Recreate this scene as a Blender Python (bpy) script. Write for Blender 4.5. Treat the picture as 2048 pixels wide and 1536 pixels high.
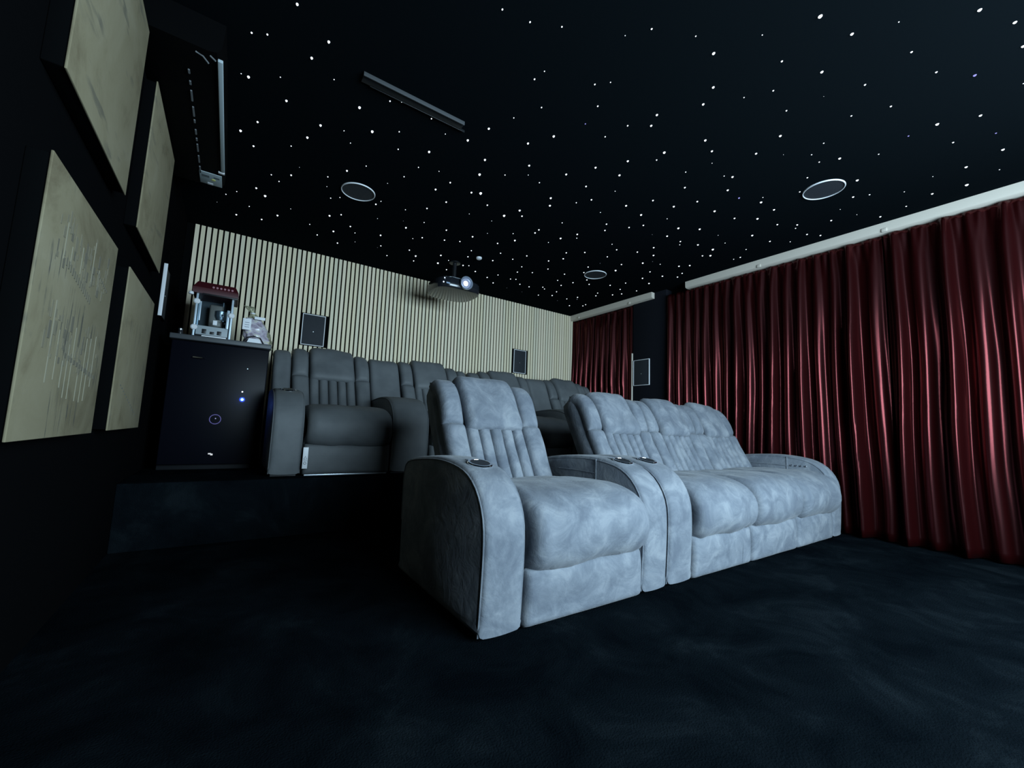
import bpy, bmesh, math, random
from mathutils import Vector, Matrix, noise

random.seed(7)
for o in list(bpy.data.objects):
    bpy.data.objects.remove(o)
scene = bpy.context.scene
COL = scene.collection
PI = math.pi

# ---------------------------------------------------------------- camera
YAW, PITCH, ROLL, FPX = math.radians(34.21198794), math.radians(6.18830912), math.radians(2.1781717), 825.404
CAM = Vector((0, 0, .75))
cy, sy, cp, sp = math.cos(YAW), math.sin(YAW), math.cos(PITCH), math.sin(PITCH)
fw = Vector((sy*cp, cy*cp, sp)); r0 = Vector((cy, -sy, 0)); u0 = r0.cross(fw)
rt = (math.cos(ROLL)*r0 + math.sin(ROLL)*u0).normalized(); up = rt.cross(fw)
cd = bpy.data.cameras.new('camera'); cam = bpy.data.objects.new('camera', cd); COL.objects.link(cam)
cd.sensor_width = 36; cd.lens = FPX/2048*36; cd.clip_start = .02
cam.matrix_world = Matrix(((rt.x, up.x, -fw.x, CAM.x), (rt.y, up.y, -fw.y, CAM.y), (rt.z, up.z, -fw.z, CAM.z), (0, 0, 0, 1)))
scene.camera = cam

# ---------------------------------------------------------------- light and exposure
w = bpy.data.worlds.new('world'); scene.world = w; w.use_nodes = True
w.node_tree.nodes['Background'].inputs[0].default_value = (.25, .45, .8, 1)
w.node_tree.nodes['Background'].inputs[1].default_value = 0.0
SCREEN = dict(x=2.15, z=1.42, w=2.72, h=1.53, y=-1.33)
ld = bpy.data.lights.new('screen_light', 'AREA'); ld.shape = 'RECTANGLE'; ld.size = SCREEN['w']; ld.size_y = SCREEN['h']
ld.energy = 270; ld.color = (.60, .83, 1.0)
lo = bpy.data.objects.new('screen_light', ld); COL.objects.link(lo)
lo.location = (SCREEN['x'], SCREEN['y'] + .035, SCREEN['z']); lo.rotation_euler = (PI/2, 0, 0)
scene.view_settings.view_transform = 'Standard'; scene.view_settings.look = 'None'
scene.view_settings.gamma = 1; scene.view_settings.use_curve_mapping = False
scene.view_settings.exposure = 0.0

STARS=[(1.415,2.599,18,0),(1.736,2.764,17,0),(1.722,4.052,17,0),(0.079,3.691,16,0),(1.46,4.029,16,0),(3.333,2.978,16,0),(3.633,2.051,16,0),(1.292,2.402,15,0),(3.744,2.139,15,0),(0.56,2.433,14,0),(0.557,3.701,14,0),(0.645,3.99,14,0),(1.79,2.617,14,0),(3.979,0.466,14,0),(1.158,3.491,14,0),(1.661,3.843,14,0),(1.966,3.932,14,0),(2.065,3.08,14,0),(2.369,2.78,14,0),(3.394,2.667,14,0),(3.93,2.998,14,0),(3.024,2.008,14,0),(0.447,2.283,13,0),(1.882,0.585,13,0),(-0.1,2.926,13,0),(0.19,3.987,13,0),(0.912,2.395,13,0),(2.102,1.491,13,0),(1.872,2.324,13,0),(1.935,2.41,13,0),(2.601,2.062,13,0),(3.145,1.397,13,0),(2.999,1.674,13,0),(3.371,1.528,13,0),(1.021,3.789,13,0),(1.715,3.265,13,0),(2.157,3.998,13,0),(2.509,4.182,13,0),(3.356,4.077,13,0),(3.823,4.256,13,0),(3.321,2.481,13,0),(3.739,2.941,13,0),(3.854,2.761,13,0),(3.655,3.915,13,0),(3.922,3.551,13,0),(3.177,1.907,13,0),(3.628,1.691,13,0),(3.812,2.402,13,0),(3.745,2.483,13,0),(-0.076,2.421,12,0),(0.294,2.571,12,0),(0.246,2.737,12,0),(0.015,3.606,12,0),(-0.105,4.204,12,0),(0.73,4.233,12,0),(1.061,2.147,12,0),(1.241,2.243,12,0),(1.122,2.765,12,0),(1.355,2.634,12,0),(1.459,1.8,12,0),
 (2.062,1.817,12,0),(2.4,2.045,12,0),(2.695,1.828,12,0),(3.359,0.882,12,0),(3.076,0.449,12,0),(1.878,4.165,12,0),(2.121,2.843,12,0),(2.15,3.612,12,0),(2.69,3.106,12,0),(2.609,3.244,12,0),(2.358,4.072,12,0),(2.786,4.008,12,0),(2.925,4.007,12,0),(3.303,3.928,12,0),(3.193,3.714,12,0),(3.238,3.552,12,0),(2.433,2.627,12,0),(3.075,2.154,12,0),(3.178,2.372,12,0),(3.299,3.382,12,0),(3.422,3.469,12,0),(3.636,3.332,12,0),(3.79,3.715,12,0),(3.981,3.452,12,0),(3.961,4.076,12,0),(3.97,4.14,12,0),(3.439,2.083,12,0),(4.001,2.671,12,0),(0.225,1.956,11,0),(0.174,2.099,11,0),(0.104,2.481,11,0),(1.694,0.938,11,0),(2.359,0.201,11,0),(0.528,2.941,11,0),(0.082,4.16,11,0),(0.749,3.789,11,0),(0.823,3.261,11,0),(1.113,1.983,11,0),(1.373,1.944,11,0),(1.508,2.112,11,0),(1.261,2.875,11,0),(1.857,2.678,11,0),(1.989,1.684,11,0),(1.873,1.858,11,0),(1.768,2.033,11,0),(2.2,1.278,11,0),(2.506,0.998,11,0),(3.005,0.869,11,0),(2.676,1.365,11,0),(2.802,1.465,11,0),(3.329,1.387,11,0),(3.648,0.273,11,0),(3.712,0.431,11,0),(1.466,3.302,11,0),(1.351,3.584,11,0),(1.539,3.497,11,0),(1.355,3.932,11,0),(1.491,4.167,11,0),(1.898,3.694,11,0),(1.971,3.235,11,0),(2.113,2.777,11,0),(2.358,3.288,11,0),(2.618,2.979,11,0),(2.743,3.418,11,0),(2.537,3.708,11,0),(2.654,3.904,11,0),(3.064,3.908,11,0),(3.209,4.182,11,0),(2.982,3.415,11,0),(3.593,4.056,11,0),(2.753,2.858,11,0),(3.139,2.531,11,0),(3.256,2.83,11,0),(3.038,3.099,11,0),(3.113,3.241,11,0),(3.645,2.768,11,0),(3.716,3.164,11,0),(3.73,3.625,11,0),(3.838,3.353,11,0),(3.692,2.19,11,0),(3.942,2.575,11,0),(0.08,1.85,10,0),(2.197,0.687,10,0),(1.873,1.042,10,0),(1.935,1.133,10,0),(1.804,1.326,10,0),(2.546,0.127,10,0),(2.079,0.536,10,0),(2.735,0.121,10,0),(2.785,0.271,10,1),(3.166,0.301,10,0),(-0.018,2.773,10,0),(-0.027,3.045,10,0),(0.213,3.249,10,0),(0.634,3.619,10,0),(0.536,4.17,10,0),(1.171,2.618,10,0),(1.178,3.061,10,0),(1.542,2.712,10,0),(1.847,1.396,10,0),(1.975,2.051,10,0),(2.537,1.631,10,0),(2.13,2.151,10,0),(2.5,1.873,10,0),(2.77,1.679,10,0),(2.322,1.307,10,0),(2.556,1.156,10,0),(2.963,1.467,10,1),(3.578,0.968,10,0),(3.225,1.636,10,0),(3.947,0.627,10,0),(4.063,0.938,10,0),(1.668,3.43,10,0),(1.093,4.02,10,0),(1.217,4.216,10,0),(2.02,3.899,10,0),(1.854,3.541,10,0),(2.115,3.405,10,0),(2.295,3.449,10,0),(2.485,3.552,10,0),(2.676,3.613,10,0),(2.415,3.924,10,0),(2.598,3.936,10,0),(3.12,3.946,10,0),(3.05,3.612,10,0),(2.498,2.338,10,0),(2.57,2.423,10,0),(2.691,2.259,10,0),(2.755,2.16,10,0),(2.946,2.622,10,0),(2.999,2.79,10,0),(3.708,3.98,10,2),(4.03,3.258,10,0),(3.256,2.143,10,0),(3.591,1.475,10,0),(3.718,1.379,10,0),(3.845,1.187,10,0),(3.961,1.398,10,0),(4.067,1.337,10,0),(3.86,1.65,10,0),(4.002,1.982,10,0),(-0.074,2.122,9,0),(-0.014,2.088,9,0),(0.571,2.133,9,0),(1.118,1.546,9,0),(1.499,1.478,9,0),(1.985,0.773,9,0),(2.392,0.411,9,0),(2.621,0.372,9,0),(2.448,0.592,9,0),(2.72,0.559,9,0),(0.095,3.335,9,0),(0.149,3.394,9,0),(0.433,3.104,9,0),(-0.178,3.865,9,0),(0.508,3.396,9,0),(-0.018,3.967,9,0),(0.444,3.984,9,0),(0.815,3.896,9,0),(0.742,2.495,9,0),(0.876,2.758,9,0),(1.741,1.477,9,0),(2.126,1.565,9,0),(1.682,2.222,9,0),(2.069,2.252,9,0),(3.072,1.069,9,0),(3.216,1.169,9,0),(3.342,0.43,9,0),(3.631,0.889,9,0),(4.021,0.779,9,0),(1.251,3.297,9,0),(1.782,3.913,9,0),(1.975,2.979,9,0),(2.191,2.556,9,0),(2.482,2.685,9,0),(2.824,2.57,9,0),(3.557,2.575,9,0),(3.312,2.186,9,0),(3.772,1.412,9,0),(3.868,1.861,9,0),(3.998,2.045,9,0),(0.796,1.35,8,0),(0.923,1.324,8,0),(1.383,1.387,8,0),(1.261,1.669,8,0),(0.807,2.116,8,0),(1.369,1.033,8,0),(2.132,0.874,8,0),(2.327,0.893,8,0),(2.64,0.703,8,0),(0.173,2.892,8,0),(0.623,2.802,8,0),(-0.108,3.763,8,0),(0.565,3.34,8,0),(0.693,2.335,8,0),(0.918,2.592,8,0),(1.437,2.299,8,0),(0.843,3.192,8,0),(1.045,3.193,8,0),(1.706,1.617,8,0),(2.383,1.525,8,0),(2.948,0.958,8,0),(3.075,0.566,8,1),(3.42,0.275,8,1),(1.288,3.663,8,0),(2.337,2.916,8,0),(4.004,1.545,8,0),(1.048,1.258,7,0),(1.183,1.824,7,0),(1.538,1.613,7,1),(2.32,2.238,7,0),(2.771,0.874,7,0),(2.832,0.958,7,0),(2.624,1.394,7,0),(3.09,1.359,7,0),(3.141,0.715,7,0),(2.74,4.227,7,2),(3.552,4.199,7,2),(2.816,1.972,7,0),(3.065,2.951,7,2),(3.441,2.582,7,2),(3.593,1.912,7,0),(0.06,2.322,6,0),(0.29,2.168,6,0),(1.129,1.48,6,0),(1.437,1.331,6,0),(1.552,0.939,6,0),(2.06,0.983,6,0),(0.419,2.533,6,0),(0.478,2.624,6,0),(1.079,4.084,6,2),(0.926,2.182,6,0),(1.05,2.546,6,0),(1.566,2.2,6,0),(2.185,1.965,6,0),(3.908,0.314,6,0),(3.771,0.735,6,0),(1.097,3.389,6,2),(2.972,4.224,6,2),(2.951,2.218,6,2),(-0.108,2.421,5,0),(0.625,2.101,5,0),(1.778,0.765,5,1),(2.169,0.404,5,1),(3.033,0.145,5,0),(0.452,3.243,5,2),(0.27,3.79,5,2),(0.864,4.095,5,2),(0.904,3.49,5,2),(1.494,2.923,5,2),(2.433,1.37,5,2),(3.704,1.084,5,2),(3.892,1.036,5,2),(3.688,0.577,5,0),(1.702,2.906,5,2),(1.79,3.122,5,2),(3.403,1.871,5,2),(1.301,1.122,4,1),(0.807,2.915,4,2),(-0.239,4.06,3,2),(0.249,3.11,3,2),(2.698,1.061,3,2),(2.373,0.739,2,2)]
# ---------------------------------------------------------------- materials
def mat(name, col, rough=.6, metal=0, spec=.5, **kw):
    m = bpy.data.materials.new(name); m.use_nodes = True
    b = m.node_tree.nodes['Principled BSDF']
    b.inputs['Base Color'].default_value = (*col, 1); b.inputs['Roughness'].default_value = rough
    b.inputs['Metallic'].default_value = metal; b.inputs['Specular IOR Level'].default_value = spec
    for k, v in kw.items():
        b.inputs[k.replace('_', ' ')].default_value = v
    return m
def nd(m, t, **kw):
    n = m.node_tree.nodes.new(t)
    for k, v in kw.items(): setattr(n, k, v)
    return n
def lk(m, a, b): m.node_tree.links.new(a, b)
def coords(m, scale=(1, 1, 1), obj=True):
    tc = nd(m, 'ShaderNodeTexCoord'); mp = nd(m, 'ShaderNodeMapping'); mp.inputs['Scale'].default_value = scale
    lk(m, tc.outputs['Object' if obj else 'Generated'], mp.inputs['Vector']); return mp.outputs[0]
def noise_tex(m, vec, scale, detail=4, rough=.55, dist=0):
    n = nd(m, 'ShaderNodeTexNoise'); n.inputs['Scale'].default_value = scale; n.inputs['Detail'].default_value = detail
    n.inputs['Roughness'].default_value = rough; n.inputs['Distortion'].default_value = dist
    lk(m, vec, n.inputs['Vector']); return n.outputs['Fac']
def ramp(m, fac, stops):
    r = nd(m, 'ShaderNodeValToRGB'); e = r.color_ramp.elements
    while len(e) < len(stops): e.new(.5)
    for el, (p, c) in zip(e, stops): el.position = p; el.color = (*c, 1)
    lk(m, fac, r.inputs[0]); return r.outputs[0]
def bump(m, fac, strength, dist=.01):
    b = nd(m, 'ShaderNodeBump'); b.inputs['Strength'].default_value = strength; b.inputs['Distance'].default_value = dist
    lk(m, fac, b.inputs['Height']); lk(m, b.outputs[0], m.node_tree.nodes['Principled BSDF'].inputs['Normal'])
def bc(m): return m.node_tree.nodes['Principled BSDF'].inputs['Base Color']
def emit(name, col, s):
    m = mat(name, (0, 0, 0)); b = m.node_tree.nodes['Principled BSDF']
    b.inputs['Emission Color'].default_value = (*col, 1); b.inputs['Emission Strength'].default_value = s
    m.cycles.emission_sampling = 'NONE'; return m

# brushed microsuede: nap brushed light and dark in smudges, part of the cloth
suede = mat('microsuede', (.1, .12, .15), .85, spec=.25, Sheen_Weight=.12, Sheen_Roughness=.45)
v = coords(suede)
n1 = noise_tex(suede, v, 7.0, 7, .64, .7); 
lk(suede, ramp(suede, n1, [(.34, (.118, .132, .158)), (.46, (.150, .166, .192)), (.54, (.182, .198, .224)), (.62, (.225, .24, .263)), (.72, (.245, .26, .28))]), bc(suede))
bump(suede, noise_tex(suede, v, 14, 4, .6, 1.0), .35, .012)
suede_shaded = mat('microsuede_shaded', (.035, .042, .052), .9, spec=.15)  # unused copy of the suede with side shade in its colour
bump(suede_shaded, noise_tex(suede_shaded, coords(suede_shaded), 60, 3), .15, .004)
leather = mat('charcoal_leather', (.07, .076, .078), .6, spec=.3)
v = coords(leather); lk(leather, ramp(leather, noise_tex(leather, v, 5, 3), [(.3, (.092, .100, .106)), (.7, (.125, .134, .139))]), bc(leather))
bump(leather, noise_tex(leather, v, 9, 3), .3, .012)
black_wall = mat('black_paint', (.0034, .0036, .004), 1, spec=0)
bump(black_wall, noise_tex(black_wall, coords(black_wall), 90, 2), .1, .002)
ceil_m = mat('black_ceiling', (.0038, .0055, .0068), .9, spec=.0)
bump(ceil_m, noise_tex(ceil_m, coords(ceil_m), 60, 2), .1, .002)
carpet = mat('black_carpet', (.012, .016, .02), .98, spec=.0)
v = coords(carpet); lk(carpet, ramp(carpet, noise_tex(carpet, v, 3.2, 6, .65, .6), [(.35, (.0022, .0036, .0050)), (.55, (.0042, .0065, .0085)), (.70, (.0085, .0122, .0150))]), bc(carpet))
bump(carpet, noise_tex(carpet, v, 180, 3), .6, .006)
felt = mat('black_felt', (.003, .0033, .0036), 1, spec=0)
def wood(name, base, dark):
    m = mat(name, base, .65, spec=.25)
    n = noise_tex(m, coords(m, (1, 1, .06)), 38, 5, .6, .4)
    lk(m, ramp(m, n, [(.3, dark), (.65, base)]), bc(m)); return m
slat_mats = [wood('pale_oak_%s' % k, b, tuple(c*.86 for c in b)) for k, b in (('a', (.86, .75, .53)), ('b', (.90, .78, .58)), ('c', (.82, .74, .55)))]
curtain_m = mat('red_satin_curtain', (.062, .0036, .0045), .22, spec=.5, metal=.78, Coat_Weight=.12, Coat_Roughness=.5)
v = coords(curtain_m); bump(curtain_m, noise_tex(curtain_m, v, 260, 2), .08, .002)
white_paint = mat('white_paint', (.60, .54, .46), .6, spec=.2)
bump(white_paint, noise_tex(white_paint, coords(white_paint), 20, 3), .1, .004)
white_plastic = mat('white_plastic', (.75, .76, .78), .45)
grille = mat('black_grille', (.022, .026, .032), .7, spec=.3)
def grille_bump(m):
    vo = nd(m, 'ShaderNodeTexVoronoi'); vo.inputs['Scale'].default_value = 260; lk(m, coords(m), vo.inputs['Vector'])
    bump(m, vo.outputs['Distance'], .3, .002)
grille_bump(grille)
chrome = mat('chrome', (.8, .82, .85), .12, 1)
steel = mat('satin_steel', (.55, .6, .65), .35, 1)
black_gloss = mat('black_gloss', (.0025, .003, .006), .35, spec=.08)
black_plastic = mat('black_plastic', (.01, .011, .013), .35, spec=.4)
dark_top = mat('dark_worktop', (.05, .055, .06), .5)
grey_strip = mat('grey_strip', (.16, .17, .18), .5)
paper = mat('white_paper', (.8, .82, .85), .7)
star_w = emit('star_white', (.82, .92, 1), 2.2); star_b = emit('star_blue', (.38, .38, 1), 1.0); star_d = emit('star_dim', (.7, .8, 1), .22)

# ---------------------------------------------------------------- mesh helpers
def link(name, verts, faces, m, parent=None, smooth=True, sharp=None, mats=None, idx=None):
    me = bpy.data.meshes.new(name); me.from_pydata([tuple(p) for p in verts], [], faces); me.validate(); me.update()
    for mm in (mats or [m]): me.materials.append(mm)
    if idx: me.polygons.foreach_set('material_index', idx)
    if smooth:
        me.polygons.foreach_set('use_smooth', [True]*len(me.polygons))
        if sharp: me.set_sharp_from_angle(angle=math.radians(sharp))
    o = bpy.data.objects.new(name, me); COL.objects.link(o)
    if parent: o.parent = parent
    return o
def empty(name, loc, label, cat, group=None):
    o = bpy.data.objects.new(name, None); COL.objects.link(o); o.location = loc; o.empty_display_size = .1
    o['label'] = label; o['category'] = cat
    if group: o['group'] = group
    return o
def tag(o, label, cat, group=None):
    o['label'] = label; o['category'] = cat
    if group: o['group'] = group
    return o
def struct(o): o['kind'] = 'structure'; return o
class MB:
    def __init__(s): s.v = []; s.f = []
    def add(s, v, f):
        n = len(s.v); s.v += v; s.f += [tuple(i+n for i in q) for q in f]; return s
    def box(s, a, b, bev=0):
        if bev <= 0:
            v = [Vector((x, y, z)) for x in (a[0], b[0]) for y in (a[1], b[1]) for z in (a[2], b[2])]
            return s.add(v, [(0, 1, 3, 2), (4, 6, 7, 5), (0, 4, 5, 1), (2, 3, 7, 6), (0, 2, 6, 4), (1, 5, 7, 3)])
        bm = bmesh.new(); bmesh.ops.create_cube(bm, size=1)
        for q in bm.verts: q.co = Vector([(a[i]+b[i])/2 + q.co[i]*(b[i]-a[i]) for i in range(3)])
        bmesh.ops.bevel(bm, geom=bm.edges[:], offset=bev, segments=3, profile=.5, affect='EDGES')
        bm.verts.index_update(); s.add([q.co.copy() for q in bm.verts], [tuple(x.index for x in f.verts) for f in bm.faces]); bm.free(); return s
    def lathe(s, prof, c, axis='z', n=32):   # prof: (r, h) pairs
        v = []; f = []
        for r, h in prof:
            for k in range(n):
                a = 2*PI*k/n; p = (r*math.cos(a), r*math.sin(a), h)
                if axis == 'y': p = (p[0], -p[2], p[1])
                if axis == 'x': p = (p[2], p[0], p[1])
                v.append(Vector(p) + Vector(c))
        for j in range(len(prof)-1):
            for k in range(n): f.append((j*n+k, j*n+(k+1) % n, (j+1)*n+(k+1) % n, (j+1)*n+k))
        f.append(tuple(range(n))[::-1]); f.append(tuple(range((len(prof)-1)*n, len(prof)*n)))
        return s.add(v, f)
    def tube(s, pts, r, n=8):
        pts = [Vector(p) for p in pts]; v = []; f = []
        for i, p in enumerate(pts):
            t = (pts[min(i+1, len(pts)-1)] - pts[max(i-1, 0)]).normalized()
            a = t.orthogonal() if abs(t.x) > .9 else t.cross(Vector((1, 0, 0))); a.normalize(); b = t.cross(a)
            for k in range(n): q = 2*PI*k/n; v.append(p + (a*math.cos(q)+b*math.sin(q))*r)
        for i in range(len(pts)-1):
            for k in range(n): f.append((i*n+k, i*n+(k+1) % n, (i+1)*n+(k+1) % n, (i+1)*n+k))
        f.append(tuple(range(n))[::-1]); f.append(tuple(range((len(pts)-1)*n, len(pts)*n)))
        return s.add(v, f)
    def out(s, name, m, parent=None, smooth=True, sharp=35): return link(name, s.v, s.f, m, parent, smooth, sharp)
def catmull(pts, n):
    P = [Vector(p) for p in pts]; P = [2*P[0]-P[1]] + P + [2*P[-1]-P[-2]]; dense = []
    for i in range(1, len(P)-2):
        for k in range(20):
            t = k/20; a, b, c, d = P[i-1], P[i], P[i+1], P[i+2]
            dense.append(.5*((2*b)+(-a+c)*t+(2*a-5*b+4*c-d)*t*t+(-a+3*b-3*c+d)*t**3))
    dense.append(P[-2]); L = [0]
    for i in range(1, len(dense)): L.append(L[-1]+(dense[i]-dense[i-1]).length)
    T = L[-1]; out = []; j = 0
    for s_ in (n if isinstance(n, list) else [k/(n-1) for k in range(n)]):
        x = s_*T
        while j < len(L)-2 and L[j+1] < x: j += 1
        q = (x-L[j])/max(L[j+1]-L[j], 1e-9); out.append(dense[j].lerp(dense[j+1], min(max(q, 0), 1)))
    return out, T
def edge_samples(n): return [.5-.5*math.cos(PI*(k/(n-1))) for k in range(n)]
def edge_samples2(n):  # denser at the ends, still even in the middle
    return [(.6*(.5-.5*math.cos(PI*(k/(n-1))))+.4*k/(n-1)) for k in range(n)]
def er(d, r): return 1 if d >= r else math.sqrt(max(0, 1-(1-d/r)**2))
def pillow(x0, x1, path, tf, tb, r=.03, crown=0, wr=0, seed=0, nu=14, nv=22, pinch=0, wf=7):
    """padded piece whose front follows path (y,z) and spans x0..x1 (numbers or functions of v)"""
    vs = edge_samples2(nv); us = edge_samples2(nu)
    pts, T = catmull(path, vs); F = []; B = []
    for i, (vv, p) in enumerate(zip(vs, pts)):
        t = (pts[min(i+1, nv-1)]-pts[max(i-1, 0)]).normalized(); nrm = Vector((-t.y, t.x))
        a = x0(vv) if callable(x0) else x0; b = x1(vv) if callable(x1) else x1
        for uu in us:
            x = a+(b-a)*uu; e = er(min(uu, 1-uu)*abs(b-a), r)*er(min(vv, 1-vv)*T, r)
            th = tf*e + crown*(1-(2*uu-1)**2)*(1-(2*vv-1)**4)
            if wr: th += wr*e*noise.noise(Vector((x*wf+seed*3.1, p.x*wf, p.y*wf)))*2 + wr*.6*e*noise.noise(Vector((x*wf*2.7+seed, p.x*3, p.y*wf*2)))
            q = p+nrm*th; F.append(Vector((x, q.x, q.y)))
            q = p-nrm*tb*e; B.append(Vector((x, q.x, q.y)))
    v = F+B; n = nu*nv; f = []
    for j in range(nv-1):
        for k in range(nu-1):
            a = j*nu+k; f.append((a, a+1, a+nu+1, a+nu)); f.append((n+a, n+a+nu, n+a+nu+1, n+a+1))
    for k in range(nu-1):
        f.append((n+k, n+k+1, k+1, k)); a = (nv-1)*nu+k; f.append((a, a+1, n+a+1, n+a))
    for j in range(nv-1):
        a = j*nu; f.append((a, a+nu, n+a+nu, n+a)); a = j*nu+nu-1; f.append((n+a, n+a+nu, a+nu, a))
    bm = bmesh.new(); vb = [bm.verts.new(q) for q in v]; bm.verts.ensure_lookup_table()
    for q in f:
        try: bm.faces.new([vb[i] for i in q])
        except ValueError: pass
    bmesh.ops.remove_doubles(bm, verts=bm.verts, dist=1e-5); bmesh.ops.recalc_face_normals(bm, faces=bm.faces)
    bm.verts.index_update(); vv = [q.co.copy() for q in bm.verts]; ff = [tuple(x.index for x in q.verts) for q in bm.faces]; bm.free()
    return vv, ff
def part(name, m, parent, *a, **k):
    v, f = pillow(*a, **k); return link(name, v, f, m, parent, True)
def profile_block(x0, x1, poly, r, nu=11, crown=0):
    """solid: closed y,z outline swept over x with rounded edges; returns verts, faces, cap face numbers"""
    n = len(poly); nr = []
    for i in range(n):
        t = (poly[(i+1) % n]-poly[i-1]).normalized(); nr.append(Vector((t.y, -t.x)))
    # outline must run so that nr points inward
    c = sum(poly, Vector((0, 0)))/n
    if sum((c-poly[i]).dot(nr[i]) for i in range(n)) < 0: nr = [-q for q in nr]
    xs = edge_samples2(nu); v = []; f = []
    for s_ in xs:
        d = min(s_, 1-s_)*(x1-x0); ins = r*(1-er(d, r)) - crown*(1-(2*s_-1)**2)
        for i in range(n): q = poly[i]+nr[i]*ins; v.append(Vector((x0+(x1-x0)*s_, q.x, q.y)))
    for j in range(nu-1):
        for i in range(n): f.append((j*n+i, j*n+(i+1) % n, (j+1)*n+(i+1) % n, (j+1)*n+i))
    f.append(tuple(range(n))[::-1]); f.append(tuple(range((nu-1)*n, nu*n)))
    return v, f

# ---------------------------------------------------------------- the room
XL, XR, YF, YB, ZC, RISE = -.47, 4.36, -1.42, 4.664, 2.51, .37
def box_obj(name, a, b, m, parent=None, bev=0): return MB().box(a, b, bev).out(name, m, parent, bev > 0)
floor = struct(box_obj('floor', (XL-.1, YF-.1, -.1), (XR+.1, YB+.1, 0), carpet))
riser = struct(box_obj('floor_platform', (XL, 3.10, 0), (XR, YB, RISE), carpet, floor, .006))
wall_left = struct(box_obj('wall_left', (XL-.1, YF, 0), (XL, YB, ZC), black_wall))
wall_right = struct(box_obj('wall_right', (XR, YF, 0), (XR+.1, YB, ZC), black_wall))
wall_back = struct(box_obj('wall_back', (XL-.1, YB, 0), (XR+.1, YB+.1, ZC), felt))
wall_front = struct(box_obj('wall_front', (XL-.1, YF-.1, 0), (XR+.1, YF, ZC), black_wall))
ceiling = struct(box_obj('ceiling', (XL-.1, YF-.1, ZC), (XR+.1, YB+.1, ZC+.1), ceil_m))
# projecting pier between the two curtains
pier = struct(box_obj('wall_pier', (4.25, 2.99, RISE), (XR, 3.49, ZC), mat('navy_pier_paint', (.010, .011, .015), .95, spec=.05), wall_right, .004))
struct(box_obj('pier_glint_1', (4.232, 3.488, RISE), (4.256, 3.500, 1.78), white_paint, wall_right, .002))  # white strip put in for the glint on the pier's corner edge
# slats on the back wall, each its own piece, cut round the two wall speakers
SPK_B = [(.533, .752, 1.525, 1.849), (3.168, 3.374, 1.519, 1.845)]
cache = {}
def slat(x, z0, z1, k):
    key = (round(z1-z0, 3), k)
    if key not in cache:
        o = MB().box((0, 0, 0), (.0305, .020, z1-z0), .0012).out('slat', slat_mats[k], wall_back, False); cache[key] = o.data
    else:
        o = bpy.data.objects.new('slat', cache[key]); COL.objects.link(o); o.parent = wall_back
    o.location = (x, YB-.0215, z0); return o
k = 0
while -.409+k*.04447 < 4.235:
    x = -.409+k*.04447; mt = random.choice((0, 0, 1, 1, 2)); cut = None
    for a, b, c, d in SPK_B:
        if x+.0305 > a-.006 and x < b+.006: cut = (c, d)
    if cut: slat(x, RISE, cut[0]-.008, mt); slat(x, cut[1]+.008, ZC-.004, mt)
    else: slat(x, RISE, ZC-.004, mt)
    k += 1

# star lights let into the ceiling
bm = bmesh.new(); bmesh.ops.create_uvsphere(bm, u_segments=8, v_segments=5, radius=1)
sv = [q.co.copy() for q in bm.verts]; sf = [tuple(i.index for i in q.verts) for q in bm.faces]; bm.free()
star_me = []
for mm in (star_w, star_b, star_d):
    me = bpy.data.meshes.new('star_light'); me.from_pydata([tuple(q) for q in sv], [], sf); me.materials.append(mm); star_me.append(me)
for sx, sy_, sr, sk in STARS[:300]:
    o = bpy.data.objects.new('star_light', star_me[sk]); COL.objects.link(o); o.parent = ceiling
    r = sr*.001*(.66 if sr > 9 else .52); o.location = (sx, sy_, ZC); o.scale = (r*.8, r, r)
rest = MB()
for sx, sy_, sr, sk in STARS[300:]:
    r = sr*.0005; rest.add([Vector((sx, sy_, ZC))+q*r for q in sv], sf)
o = rest.out('faint_stars', star_d if False else star_w, ceiling); o['kind'] = 'stuff'

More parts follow.
